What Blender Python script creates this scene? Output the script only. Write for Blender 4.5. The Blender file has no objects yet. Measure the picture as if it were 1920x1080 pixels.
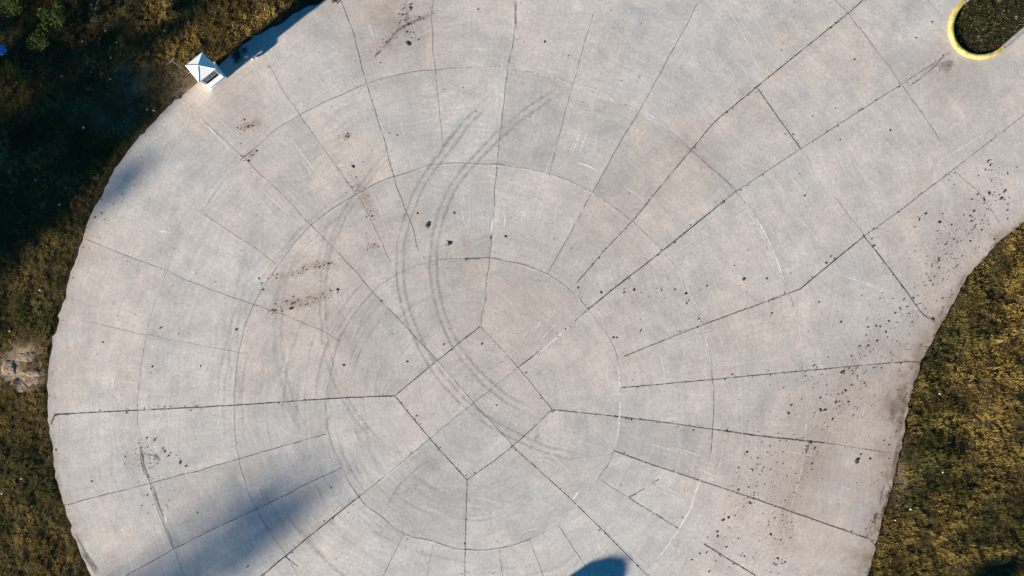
import bpy, bmesh, math, random
import numpy as np
from mathutils import Vector, Matrix, noise
from mathutils.geometry import delaunay_2d_cdt
R = math.radians
rng = np.random.default_rng(7); random.seed(7)
S = 0.0215                       # metres of ground per photo pixel (nadir view)
CAMH = 960*S/math.tan(R(30))
def W(px, py): return ((px-960)*S, (540-py)*S)
SC = bpy.context.scene
C = SC.collection
EL = R(15.5); AZ = R(38.3)       # sun elevation; direction in which shadows fall, from +x
D = (math.cos(AZ), math.sin(AZ))

# ------------------------------------------------------------------ helpers
def tag(o, label=None, cat=None, group=None, kind=None):
    if label: o['label'] = label
    if cat: o['category'] = cat
    if group: o['group'] = group
    if kind: o['kind'] = kind
    return o
def empty(name, loc, rz=0):
    o = bpy.data.objects.new(name, None); C.objects.link(o)
    o.location = loc; o.rotation_euler = (0, 0, rz); o.empty_display_size = .2
    return o
def link(name, me, parent=None):
    o = bpy.data.objects.new(name, me); C.objects.link(o)
    if parent: o.parent = parent
    return o
def npmesh(name, V, F, mat, parent=None, cols=None, smooth=False, uv=None):
    """V (n,3), F (m,k) arrays; cols dict name -> (n,3|4) point colours"""
    V = np.asarray(V, dtype=np.float32); F = np.asarray(F, dtype=np.int32)
    me = bpy.data.meshes.new(name)
    k = F.shape[1]
    me.vertices.add(len(V)); me.vertices.foreach_set('co', V.ravel())
    me.loops.add(F.size); me.loops.foreach_set('vertex_index', F.ravel())
    me.polygons.add(len(F))
    me.polygons.foreach_set('loop_start', np.arange(0, F.size, k, dtype=np.int32))
    me.polygons.foreach_set('loop_total', np.full(len(F), k, dtype=np.int32))
    me.update(calc_edges=True)
    for nm, a in (cols or {}).items():
        a = np.asarray(a, dtype=np.float32)
        if a.shape[1] == 3: a = np.hstack([a, np.ones((len(a), 1), np.float32)])
        at = me.attributes.new(nm, 'FLOAT_COLOR', 'POINT'); at.data.foreach_set('color', a.ravel())
    me.materials.append(mat)
    if smooth: me.polygons.foreach_set('use_smooth', np.ones(len(F), dtype=bool))
    me.validate()
    return link(name, me, parent)
class BM:
    def __init__(s): s.b = bmesh.new()
    def box(s, c, d, rot=None, bev=0):
        g = bmesh.ops.create_cube(s.b, size=1)
        m = Matrix.Translation(c) @ (rot or Matrix()) @ Matrix.Diagonal((*d, 1))
        bmesh.ops.transform(s.b, matrix=m, verts=g['verts'])
        if bev:
            es = list({e for v in g['verts'] for e in v.link_edges})
            bmesh.ops.bevel(s.b, geom=es, offset=bev, segments=2, affect='EDGES')
        return s
    def cyl(s, p, q, r1, r2=None, n=12):
        p, q = Vector(p), Vector(q); r2 = r1 if r2 is None else r2
        d = q-p
        m = Matrix.Translation((p+q)/2) @ d.to_track_quat('Z', 'Y').to_matrix().to_4x4()
        bmesh.ops.create_cone(s.b, cap_ends=True, segments=n, radius1=r1, radius2=r2, depth=d.length, matrix=m)
        return s
    def face(s, pts):
        s.b.faces.new([s.b.verts.new(p) for p in pts]); return s
    def build(s, name, mat, parent=None, smooth=False):
        bmesh.ops.recalc_face_normals(s.b, faces=s.b.faces)
        me = bpy.data.meshes.new(name); s.b.to_mesh(me); s.b.free()
        me.materials.append(mat)
        if smooth:
            for p in me.polygons: p.use_smooth = True
        return link(name, me, parent)
def fbm(x, y, sc, seed=0, oct=3):
    return noise.fractal(Vector((x*sc+seed*13.7, y*sc-seed*7.1, seed*3.3)), 1.0, 2.0, oct)

# ------------------------------------------------------------------ materials
class NT:
    def __init__(s, name):
        s.m = bpy.data.materials.new(name); s.m.use_nodes = True
        s.t = s.m.node_tree; s.t.nodes.clear()
        s.out = s.n('ShaderNodeOutputMaterial')
    def n(s, ty, **kw):
        nd = s.t.nodes.new(ty)
        for k, v in kw.items(): setattr(nd, k, v)
        return nd
    def l(s, a, b): s.t.links.new(a, b)
    def setin(s, sock, v):
        if hasattr(v, 'is_linked') or isinstance(v, bpy.types.NodeSocket): s.l(v, sock)
        else: sock.default_value = v
    def math(s, op, a, b=None, c=None, clamp=False):
        nd = s.n('ShaderNodeMath', operation=op); nd.use_clamp = clamp
        s.setin(nd.inputs[0], a)
        if b is not None: s.setin(nd.inputs[1], b)
        if c is not None: s.setin(nd.inputs[2], c)
        return nd.outputs[0]
    def noise(s, vec, scale, detail=3, rough=.55, dist=0):
        nd = s.n('ShaderNodeTexNoise'); s.setin(nd.inputs['Vector'], vec)
        nd.inputs['Scale'].default_value = scale; nd.inputs['Detail'].default_value = detail
        nd.inputs['Roughness'].default_value = rough; nd.inputs['Distortion'].default_value = dist
        return nd.outputs['Fac']
    def ramp(s, f, a, b, lo=0., hi=1.):
        nd = s.n('ShaderNodeMapRange'); s.setin(nd.inputs[0], f)
        for i, v in enumerate((a, b, lo, hi)): nd.inputs[i+1].default_value = v
        return nd.outputs[0]
    def mix(s, f, a, b, mode='MIX'):
        nd = s.n('ShaderNodeMix', data_type='RGBA', blend_type=mode)
        s.setin(nd.inputs[0], f); s.setin(nd.inputs[6], a); s.setin(nd.inputs[7], b)
        return nd.outputs[2]
    def attr(s, name): return s.n('ShaderNodeAttribute', attribute_name=name)
    def pr(s, col, rough=.8, spec=.3, normal=None, metal=0):
        p = s.n('ShaderNodeBsdfPrincipled'); s.setin(p.inputs['Base Color'], col)
        s.setin(p.inputs['Roughness'], rough); p.inputs['Specular IOR Level'].default_value = spec
        p.inputs['Metallic'].default_value = metal
        if normal: s.l(normal, p.inputs['Normal'])
        return p.outputs[0]
    def bump(s, h, st=.3, dist=.02):
        b = s.n('ShaderNodeBump'); b.inputs['Strength'].default_value = st; b.inputs['Distance'].default_value = dist
        s.l(h, b.inputs['Height']); return b.outputs[0]
    def done(s, sh): s.l(sh, s.out.inputs[0]); return s.m
def c4(r, g, b): return (r, g, b, 1)

def simple(name, col, rough=.6, var=.15, sc=8, spec=.3, metal=0, bump=.15):
    t = NT(name); co = t.n('ShaderNodeTexCoord').outputs['Object']
    f = t.noise(co, sc, 4)
    c = t.mix(t.ramp(f, .3, .7), c4(*[v*(1-var) for v in col]), c4(*[min(1, v*(1+var*.5)) for v in col]))
    return t.done(t.pr(c, rough, spec, t.bump(t.noise(co, sc*4, 3), bump, .01), metal))

def concrete_mat():
    t = NT('broomed_concrete')
    co = t.n('ShaderNodeTexCoord').outputs['Object']
    cx, cy = W(888, 758)
    mp = t.n('ShaderNodeVectorMath', operation='SUBTRACT'); t.l(co, mp.inputs[0]); mp.inputs[1].default_value = (cx, cy, 0)
    sp = t.n('ShaderNodeSeparateXYZ'); t.l(mp.outputs[0], sp.inputs[0])
    # warped a little so that streaks are not drawn with compasses
    th = t.math('ARCTAN2', sp.outputs[1], sp.outputs[0])
    rr = t.math('SQRT', t.math('ADD', t.math('MULTIPLY', sp.outputs[0], sp.outputs[0]), t.math('MULTIPLY', sp.outputs[1], sp.outputs[1])))
    wob = t.ramp(t.noise(co, .25, 2), 0, 1, -1.2, 1.2)
    rw = t.math('ADD', rr, wob)
    def pol(a, b, z):
        cb = t.n('ShaderNodeCombineXYZ'); t.l(t.math('MULTIPLY', rw, a), cb.inputs[0]); t.l(t.math('MULTIPLY', th, b), cb.inputs[1]); cb.inputs[2].default_value = z
        return cb.outputs[0]
    tang = t.noise(pol(6.5, 2.2, 0), 1, 4, .65)          # streaks that run round the circle
    radi = t.noise(pol(.35, 75, 3), 1, 3, .6)            # broom lines that run outwards
    patchy = t.noise(pol(.9, 4.5, 9), 1, 3, .6)
    pt = t.attr('panel')
    ps = t.n('ShaderNodeSeparateColor'); t.l(pt.outputs['Color'], ps.inputs[0])
    # every pour has its own clouds: shift the noise space by the panel's random number
    po = t.n('ShaderNodeCombineXYZ'); t.l(t.math('MULTIPLY', ps.outputs[0], 37), po.inputs[2]); t.l(t.math('MULTIPLY', ps.outputs[0], 11), po.inputs[0])
    pv = t.n('ShaderNodeVectorMath', operation='ADD'); t.l(co, pv.inputs[0]); t.l(po.outputs[0], pv.inputs[1]); pv = pv.outputs[0]
    big = t.noise(co, .16, 4, .6); mid = t.noise(co, .9, 5, .65); fine = t.noise(co, 9, 4, .7); grit = t.noise(co, 45, 2, .6)
    pblot = t.noise(pv, .42, 6, .68, .8); pmid = t.noise(pv, 1.5, 5, .7, .4)
    warm = t.math('ADD', t.math('MULTIPLY', ps.outputs[0], .30), t.math('ADD', t.ramp(big, .38, .62, -.25, .45), t.math('ADD', t.ramp(pblot, .38, .62, -.25, .4), t.math('MULTIPLY', t.attr('tan').outputs['Fac'], t.ramp(t.noise(co, 1.1, 5, .7), .3, .65, .4, 1.2)))), clamp=True)
    col = t.mix(warm, c4(.414, .403, .373), c4(.453, .408, .354))
    v = t.math('MULTIPLY', ps.outputs[1], 1.0)
    tfine = t.noise(pol(15, 3.2, 5), 1, 3, .65); rfine = t.noise(pol(.6, 150, 13), 1, 2, .6)
    s1 = t.ramp(pmid, .46, .66); pr_ = t.math('FRACT', t.math('MULTIPLY', ps.outputs[0], 7.3))
    tfine = t.math('ADD', t.math('MULTIPLY', t.math('SUBTRACT', tfine, .5), t.math('MAXIMUM', .05, t.math('MULTIPLY', s1, t.ramp(pr_, .4, .6)))), .5)
    rfine = t.math('ADD', t.math('MULTIPLY', t.math('SUBTRACT', rfine, .5), t.math('MAXIMUM', .05, t.math('MULTIPLY', s1, t.ramp(pr_, .7, .3)))), .5)
    for f, a in ((tang, .12), (radi, .05), (tfine, .19), (rfine, .15), (mid, .11), (pblot, .18), (pmid, .14), (fine, .24), (grit, .16)):
        v = t.math('MULTIPLY', v, t.ramp(f, .2, .8, 1-a, 1+a))
    # pale worn laitance, in ragged patches
    worn = t.math('MULTIPLY', t.ramp(t.noise(pv, .8, 7, .75, 1.2), .54, .64), t.ramp(t.noise(co, 5, 4, .75), .42, .6))
    v = t.math('MULTIPLY', v, t.ramp(worn, 0, 1, 1, 1.15))
    grime = t.math('MULTIPLY', t.ramp(t.noise(co, .33, 6, .72, .5), .53, .68), t.ramp(t.noise(co, 2.4, 5, .75), .35, .65))
    col = t.mix(t.math('MULTIPLY', grime, .28), col, c4(.27, .225, .175))
    vc = t.n('ShaderNodeCombineXYZ')
    for i in range(3): t.l(v, vc.inputs[i])
    col = t.mix(1.0, col, vc.outputs[0], 'MULTIPLY')
    # small dark pits and specks
    vo = t.n('ShaderNodeTexVoronoi'); t.l(co, vo.inputs['Vector']); vo.inputs['Scale'].default_value = 2.6
    vcol = t.n('ShaderNodeSeparateColor'); t.l(vo.outputs['Color'], vcol.inputs[0])
    pit = t.math('MULTIPLY', t.ramp(vo.outputs['Distance'], .05, .09, 1, 0), t.ramp(vcol.outputs[0], .55, 1.0, 0, .6))
    col = t.mix(pit, col, c4(.12, .105, .09))
    # soil washed over the slab along its edges (dirt attribute, with painted bounce light beside the booth)
    dn = t.math('MULTIPLY', ps.outputs[2], t.ramp(t.noise(co, 1.8, 6, .75), .28, .66, .25, 1.35), clamp=True)
    col = t.mix(dn, col, t.mix(t.noise(co, 5, 4), c4(.15, .11, .08), c4(.34, .27, .21)))
    h = t.math('ADD', t.math('MULTIPLY', radi, .4), t.math('ADD', fine, t.math('MULTIPLY', mid, 2.0)))
    return t.done(t.pr(col, .88, .25, t.bump(h, .12, .015)))

def mark_mat(name, col, soft=True, ns=14, thr=.0):
    """a worn mark lying on the slab: coverage comes from the vertex attribute 'a' times noise"""
    t = NT(name); co = t.n('ShaderNodeTexCoord').outputs['Object']
    a = t.n('ShaderNodeSeparateColor'); t.l(t.attr('a').outputs['Color'], a.inputs[0])
    f = t.math('MULTIPLY', a.outputs[0], t.ramp(t.noise(co, ns, 4, .7), .3, .62, thr, 1.25), clamp=True)
    mx = t.n('ShaderNodeMixShader'); t.l(f, mx.inputs[0])
    tr = t.n('ShaderNodeBsdfTransparent'); t.l(tr.outputs[0], mx.inputs[1]); t.l(t.pr(c4(*col), .9, .1), mx.inputs[2])
    return t.done(mx.outputs[0])

def foliage_mat(name, transl=.25):
    t = NT(name); a = t.attr('col')
    p = t.n('ShaderNodeBsdfPrincipled'); t.l(a.outputs['Color'], p.inputs['Base Color']); p.inputs['Roughness'].default_value = .75
    p.inputs['Specular IOR Level'].default_value = .15
    tl = t.n('ShaderNodeBsdfTranslucent'); t.l(a.outputs['Color'], tl.inputs[0])
    mx = t.n('ShaderNodeMixShader'); mx.inputs[0].default_value = transl
    t.l(p.outputs[0], mx.inputs[1]); t.l(tl.outputs[0], mx.inputs[2])
    return t.done(mx.outputs[0])

def soil_mat():
    t = NT('soil'); co = t.n('ShaderNodeTexCoord').outputs['Object']
    a = t.attr('col')
    f = t.noise(co, 6, 6, .75)
    c = t.mix(1.0, a.outputs['Color'], t.mix(t.ramp(f, .3, .7), c4(.45, .45, .45), c4(1.5, 1.5, 1.5)), 'MULTIPLY')
    return t.done(t.pr(c, .95, .1, t.bump(t.noise(co, 14, 5, .7), .9, .06)))

M = dict(
    concrete=concrete_mat(),
    joint=mark_mat('joint_dirt', (.05, .042, .036), ns=16, thr=.12),
    thin=mark_mat('saw_cut', (.12, .108, .096), ns=10, thr=.2),
    pale=mark_mat('pale_scrape', (.76, .73, .68), ns=12),
    tyre=mark_mat('tyre_rubber', (.20, .20, .20), ns=7, thr=.1),
    stain=mark_mat('stain', (.12, .10, .085), ns=12),
    rust=mark_mat('rust_soil', (.30, .17, .09), ns=10),
    foliage=foliage_mat('foliage'), leaf=foliage_mat('leaf', .3),
    soil=soil_mat(),
    clod=simple('clod', (.085, .06, .042), .95, .4, 20),
    pebble=simple('pebble', (.62, .60, .56), .7, .2, 12),
    white=simple('white_paint', (.84, .84, .82), .45, .06, 5, bump=.04),
    roofw=simple('white_roof', (.86, .86, .84), .5, .08, 6, bump=.04),
    glass=simple('dark_pane', (.012, .014, .014), .12, .3, 3, .6, bump=0),
    frame=simple('grey_frame', (.10, .105, .10), .5, .1),
    panel=simple('panel_grey', (.62, .63, .62), .5, .12),
    yellow=simple('yellow_paint', (.56, .43, .12), .65, .55, 5),
    kerb=simple('kerb_concrete', (.36, .33, .29), .85, .25, 6),
    metal=simple('galvanised', (.42, .41, .40), .4, .2, 12, .5, .6),
    bark=simple('bark', (.10, .075, .055), .95, .4, 6, bump=.6),
    bag=simple('blue_plastic', (.08, .22, .60), .3, .4, 9, .6),
    cloth=simple('canvas', (.05, .12, .3), .8, .15),
    sand=simple('bare_earth', (.25, .185, .125), .95, .35, 7, bump=.9),
)

# ------------------------------------------------------------------ pavement outline (photo pixels -> metres)
OUT = [(640,-40),(615,-8),(600,6),(572,16),(549,27),(530,41),(510,52),(478,68),(462,80),(440,96),(418,116),(398,132),(380,148),(362,164),(345,177),
 (330,190),(315,200),(300,214),(282,234),(265,255),(248,272),(235,290),(222,307),(210,325),(202,343),(195,360),(184,378),(173,394),(166,412),(160,430),
 (152,452),(146,478),(137,500),(130,520),(124,545),(118,570),(112,592),(108,612),(100,632),(97,652),(92,676),(90,700),(88,720),(87,742),(89,766),(91,790),
 (94,815),(98,840),(100,860),(103,882),(108,905),(113,930),(120,950),(126,966),(133,985),(138,1003),(147,1025),(153,1042),(165,1066),(180,1090),
 (230,1170),(300,1250),(410,1340),(560,1430),(750,1480),(950,1490),(1150,1450),(1350,1370),(1500,1260),(1590,1150),(1618,1100),(1632,1072),(1640,1040),
 (1645,1012),(1650,985),(1658,955),(1667,925),(1678,890),(1684,860),(1690,830),(1697,798),(1702,768),(1708,738),(1716,708),(1726,684),(1740,655),(1755,625),
 (1772,597),(1788,566),(1808,532),(1822,510),(1841,488),(1862,462),(1880,446),(1900,430),(1922,412),(1960,380),(2100,262),(2700,-255),(3400,-860),
 (2500,-1890),(1700,-1200),(1100,-680),(900,-420),(760,-180)]
def densify(P, step, closed=True, jit=0):
    o = []
    n = len(P)
    for i in range(n if closed else n-1):
        a, b = P[i], P[(i+1) % n]
        L = math.hypot(b[0]-a[0], b[1]-a[1]); k = max(1, int(L/step))
        for j in range(k): o.append((a[0]+(b[0]-a[0])*j/k, a[1]+(b[1]-a[1])*j/k))
    if not closed: o.append(P[-1])
    return o
OUTD = densify(OUT, 9)
OUTD = [(x+ (random.gauss(0, 1.3)), y+random.gauss(0, 1.3)) if -60 < y < 1140 else (x, y) for x, y in OUTD]
POLY = np.array([W(*p) for p in OUTD])
def inside(P, pts):
    x, y = pts[:, 0], pts[:, 1]; r = np.zeros(len(pts), bool)
    a = P; b = np.roll(P, -1, 0)
    for (x0, y0), (x1, y1) in zip(a, b):
        if y0 == y1: continue
        c = ((y0 > y) != (y1 > y)) & (x < (x1-x0)*(y-y0)/(y1-y0)+x0); r ^= c
    return r
def edist(P, pts):
    a = P; b = np.roll(P, -1, 0); best = np.full(len(pts), 1e9)
    for p, q in zip(a, b):
        d = q-p; L2 = (d@d)+1e-12
        t = np.clip(((pts-p)@d)/L2, 0, 1); e = pts-(p+t[:, None]*d)
        best = np.minimum(best, np.hypot(e[:, 0], e[:, 1]))
    return best

# joints, traced on the slab (photo pixels)
ring1 = [(870,484),(915,484),(960,491),(1000,503),(1035,520),(1070,546),(1100,580),(1125,610),(1146,640),(1158,680),(1163,725),(1162,775),(1156,830),(1140,872),
 (1112,910),(1085,942),(1045,982),(992,1012),(935,1028),(874,1031),(835,1022),(800,1012),(757,1000),(715,970),(672,932),(655,905),(640,872),(620,825),(612,780),(612,740),
 (620,700),(632,650),(655,600),(700,546),(745,515),(800,492)]
ring2 = [(565,1090),(537,1043),(508,1000),(481,955),(460,905),(446,850),(440,800),(439,740),(447,665),(464,600),(492,540),(520,500),(545,466),(582,422),(625,390),(665,366),
 (712,340),(760,325),(815,308),(880,306),(940,310),(1020,323),(1100,356),(1160,396),(1205,432),(1242,472),(1272,512),(1302,566),(1320,620),(1334,690),(1338,760),(1333,850),(1311,905),
 (1292,958),(1270,997),(1235,1045),(1195,1085)]
ring3 = [(350,1090),(326,1030),(306,985),(286,925),(268,860),(259,800),(259,740),(266,680),(278,610),(300,540),(325,485),(345,450),(385,388),(440,312),(480,277),(520,240),(590,200),
 (640,178),(690,156),(760,137),(820,130),(890,127),(950,128),(1000,136),(1072,156),(1132,175),(1190,206),(1245,238),(1300,285),(1345,325),(1382,358)]
ring3b = [(1378,358),(1412,400),(1436,440),(1455,482),(1472,530),(1488,575),(1500,620),(1508,680),(1513,760),(1508,850),(1490,930),(1462,1000)]
JD = [ # strong dark joints: (points, width px, strength)
 ([(100,777),(260,769),(420,761),(610,748),(740,742)],3.0,.95),
 ([(740,742),(820,676),(900,612)],2.6,.85), ([(900,612),(970,688),(1035,768)],2.2,.7), ([(1035,768),(962,836),(876,900)],2.2,.75), ([(740,742),(806,822),(876,900)],2.6,.9),
 ([(970,690),(1038,638),(1100,582)],2.8,.95), ([(1100,582),(1170,526),(1245,468),(1378,360)],3.2,1.0), ([(1378,360),(1500,280),(1690,158),(1780,100)],2.2,.6),
 ([(1082,530),(1135,468),(1190,410)],2.4,.75), ([(1190,410),(1240,348),(1340,228)],2.4,.85), ([(1340,228),(1420,162),(1505,93),(1590,25),(1622,-4)],2.8,.9),
 ([(1170,668),(1240,640),(1310,612),(1500,542)],2.6,.8), ([(1500,542),(1560,492),(1620,443)],3.2,.95), ([(1620,443),(1700,385),(1800,308)],2.4,.65), ([(1800,308),(1860,262),(1925,212)],2.0,.5),
 ([(1165,727),(1340,711),(1520,694),(1705,678),(1724,684)],2.6,.8),
 ([(1035,768),(1200,786),(1345,806)],2.6,.85), ([(1345,806),(1440,819),(1545,830)],3.4,1.0), ([(1545,830),(1665,849)],2.0,.55),
 ([(1150,845),(1240,877),(1400,930)],2.8,.85), ([(1400,930),(1500,965),(1600,1000),(1640,1014)],3.2,.95),
 ([(1128,902),(1180,934)],2.0,.5), ([(1180,934),(1272,991)],2.6,.85), ([(1320,1020),(1416,1079),(1440,1095)],3.0,.95),
 ([(962,838),(1085,950),(1216,1081),(1230,1095)],2.4,.8), ([(876,900),(874,960),(871,1090)],2.4,.75),
 ([(672,932),(603,987),(535,1043),(480,1088)],3.2,1.0), ([(806,822),(740,878),(672,932)],2.2,.6),
 ([(1420,165),(1462,225),(1501,278)],2.6,.85), ([(1618,440),(1650,481),(1695,540),(1728,586),(1750,600)],2.8,.9), ([(535,1043),(558,1062)],2.8,.8),
 ([(1180,932),(1208,916)],2.4,.8), ([(1222,906),(1236,899)],2.6,.7), ([(96,795),(104,779),(130,777)],3.6,.9)]
JT = [ # thin or faint saw cuts
 ([(820,676),(768,620),(715,565),(640,480),(582,421)],2.2,.85), ([(582,421),(530,366),(480,319),(432,272),(345,196)],2.0,.6),
 ([(820,676),(890,757),(962,836)],2.0,.7), ([(806,822),(865,774),(970,690)],2.0,.5),
 ([(638,-5),(650,30),(662,62),(686,152),(720,262),(742,345),(764,400),(786,472)],2.4,.8), ([(812,-5),(810,60),(818,150),(824,210),(831,275)],2.0,.6),
 ([(968,-5),(965,60),(952,130),(940,230),(930,330),(924,420),(914,520),(902,610)],2.2,.75), ([(1114,22),(1098,75),(1076,152),(1052,240),(1030,330)],1.9,.6),
 ([(1308,6),(1280,60),(1240,132),(1200,206),(1160,272),(1110,362),(1062,450),(1025,515)],2.1,.75), ([(556,205),(600,270),(655,346),(690,400),(732,492)],1.9,.6),
 ([(368,393),(425,430),(480,466),(518,496)],1.8,.5), ([(160,448),(245,482),(310,507),(400,545),(515,584),(595,617),(640,641)],2.0,.65),
 ([(150,600),(270,627),(350,642),(455,663)],1.8,.45), ([(118,948),(200,927),(290,904),(400,874),(500,845),(612,814)],2.3,.85),
 ([(228,1084),(326,1030),(400,992),(481,955),(560,915),(640,877)],2.3,.85), ([(1560,-6),(1590,25),(1640,90),(1690,158),(1728,212),(1762,262)],2.1,.65),
 ([(1565,368),(1620,441)],1.8,.5), ([(1788,318),(1838,366),(1882,428)],1.9,.5), ([(1046,985),(1072,1022),(1098,1062)],2.0,.7), ([(992,1012),(1006,1045),(1020,1085)],2.0,.65),
 ([(936,1029),(944,1085)],1.9,.55), ([(757,1001),(738,1040),(716,1085)],2.0,.6), ([(812,1020),(800,1085)],1.7,.35), ([(1738,-4),(1768,34)],1.8,.4), ([(1500,280),(1522,306)],1.8,.4),
 ([(505,122),(530,168),(556,205)],1.8,.5), ([(1098,1062),(1110,1085)],1.8,.6), ([(1600,300),(1650,350)],1.5,.2), ([(130,545),(160,450)],1.2,.1)]
RINGS = [(ring1+[ring1[0]],'r1'),(ring2,'r2'),(ring3,'r3'),(ring3b,'r3b')]

def catmull(P, step):
    P = [Vector(p) for p in P]; o = []
    for i in range(len(P)-1):
        p0 = P[max(i-1, 0)]; p1 = P[i]; p2 = P[i+1]; p3 = P[min(i+2, len(P)-1)]
        k = max(1, int((p2-p1).length/step))
        for j in range(k):
            t = j/k
            o.append(.5*((2*p1)+(p2-p0)*t+(2*p0-5*p1+4*p2-p3)*t*t+(3*p1-p0-3*p2+p3)*t**3))
    o.append(P[-1]); return o
# ---- pavement mesh: outline + joints as constraints, grid points inside, panels flood-filled
def build_pavement():
    vs = [Vector(p) for p in POLY]; n = len(vs)
    es = [(i, (i+1) % n) for i in range(n)]; nb = len(es)
    def addline(P, closed=False):
        Q = catmull(P, 22)
        if not closed:
            a = (Q[0]-Q[1]).normalized()*6; b = (Q[-1]-Q[-2]).normalized()*6
            Q = [Q[0]+a]+Q+[Q[-1]+b]
        base = len(vs)
        for q in Q: vs.append(Vector(W(*q)))
        for i in range(len(Q)-1): es.append((base+i, base+i+1))
    for P, _, _ in JD+JT: addline(P)
    for P, nm in RINGS: addline(P, nm == 'r1')
    gx = np.arange(-22, 22.5, .22); gy = np.arange(-13.5, 13.5, .22)
    X, Y = np.meshgrid(gx, gy); G = np.c_[X.ravel(), Y.ravel()]; G += rng.normal(0, .03, G.shape)
    G = G[inside(POLY, G)]; G = G[edist(POLY, G) > .1]
    vs += [Vector(g) for g in G]
    ov, oe, of, ovo, oeo, ofo = delaunay_2d_cdt(vs, es, [], 1, 1e-4)
    V = np.array([(v.x, v.y) for v in ov])
    cent = np.array([np.mean([V[i] for i in f], 0) for f in of]); keep = inside(POLY, cent)
    F = [f for f, k in zip(of, keep) if k]
    cons = {tuple(sorted(e)) for e, o in zip(oe, oeo) if len(o)}
    em = {}
    for i, f in enumerate(F):
        for a in range(3): em.setdefault(tuple(sorted((f[a], f[(a+1) % 3]))), []).append(i)
    adj = [[] for _ in F]
    for e, fs in em.items():
        if e not in cons and len(fs) == 2: adj[fs[0]].append(fs[1]); adj[fs[1]].append(fs[0])
    pid = [-1]*len(F); c = 0
    for i in range(len(F)):
        if pid[i] >= 0: continue
        st = [i]; pid[i] = c
        while st:
            j = st.pop()
            for k in adj[j]:
                if pid[k] < 0: pid[k] = c; st.append(k)
        c += 1
    print('panels', c)
    pr = np.random.default_rng(5); PW = pr.random(c); PB = 1+pr.normal(0, .05, c)
    PB = np.clip(PB, .90, 1.08)
    dirt = np.zeros(len(V)); ed = edist(POLY, V)
    px = V[:, 0]/S+960; py = 540-V[:, 1]/S
    for i in range(len(V)):
        n1 = fbm(V[i, 0], V[i, 1], .7, 2); d = ed[i]
        right = px[i] > 1400
        w = .9 if right and py[i] > 640 else (.5 if right and py[i] > 430 else .3)
        if px[i] < 800 and py[i] > 1000: w = .8
        dirt[i] = max(0, min(1, math.exp(-d/w)*(.95+.9*n1)))*(.95 if right else .6)
    for (x, y, r, s) in [(1450,150,60,.0),(1770,130,45,.45),(1560,760,90,.16),(1500,950,90,.16),(1500,870,60,.12),(1700,470,90,.12),(545,575,60,.16),(740,30,60,.25),(700,20,90,.15),
                         (470,235,40,.2),(760,55,60,.15),(385,175,45,.14),(1675,920,26,.35),(1668,1000,24,.4),(1695,760,26,.35),(290,855,45,.15),(990,540,60,.18),(1130,400,70,.12),(1290,265,60,.14),  # the faint spot by the booth paints light bounced from its white wall
                         (1750,600,30,.2),(1720,730,40,.25),(870,490,25,.2),(1440,60,60,.08)]:
        dirt += s*np.exp(-((px-x)**2+(py-y)**2)/(2*r*r))
    dirt = np.clip(dirt, 0, 1)
    # mesh with solid rim
    me = bpy.data.meshes.new('pavement')
    verts = [(v[0], v[1], 0) for v in V]
    faces = [tuple(f) for f in F]
    # skirt
    bnd = {}
    for e, fs in em.items():
        if len(fs) == 1:
            f = F[fs[0]]
            for a in range(3):
                if tuple(sorted((f[a], f[(a+1) % 3]))) == e: bnd[f[a]] = f[(a+1) % 3]
    low = {}
    for a in set(bnd) | set(bnd.values()):
        low[a] = len(verts); verts.append((V[a][0], V[a][1], -.14))
    nf = len(faces)
    for a, b in bnd.items(): faces.append((b, a, low[a], low[b]))
    me.from_pydata(verts, [], faces); me.update()
    at = me.attributes.new('panel', 'FLOAT_COLOR', 'CORNER')
    data = np.zeros((len(me.loops), 4), np.float32); data[:, 3] = 1; data[:, 0] = .5; data[:, 1] = 1
    li = 0
    for k, f in enumerate(faces):
        for vi in f:
            if k < nf:
                data[li, 0] = PW[pid[k]]; data[li, 1] = PB[pid[k]]; data[li, 2] = dirt[vi]
            else: data[li, 2] = .8
            li += 1
    at.data.foreach_set('color', data.ravel())
    ta = np.zeros(len(verts), np.float32)
    for (x, y, q, w_) in [(985,540,90,.8),(1090,690,60,.8),(1160,430,60,.7),(1300,275,60,.7),(590,540,110,.55),(560,650,90,.45),(700,700,90,.35),(760,30,130,.5),(450,190,80,.5),(150,600,60,.55),(165,470,60,.55),
                          (160,720,60,.4),(200,980,90,.5),(1500,900,130,.6),(1590,760,110,.5),(1760,480,110,.55),(1700,370,110,.4),(1430,190,50,.6),(1470,640,60,.5),(1350,1020,110,.45),(380,176,38,1.0),(1870,200,90,.6),  # the strongest tan spot is warm bounce off the booth wall, painted in
                          (640,330,80,.4),(870,600,70,.4),(1240,560,90,.5),(1560,110,70,.4),(1090,40,70,.4),(470,700,60,.3),(1230,400,50,.6),(1500,380,80,.4)]:
        ta[:len(V)] += w_*np.exp(-((px-x)**2+(py-y)**2)/(2*q*q))
    a2 = me.attributes.new('tan', 'FLOAT', 'POINT'); a2.data.foreach_set('value', ta)
    me.materials.append(M['concrete'])
    return link('pavement', me)
pave = build_pavement(); tag(pave, kind='structure')

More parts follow.
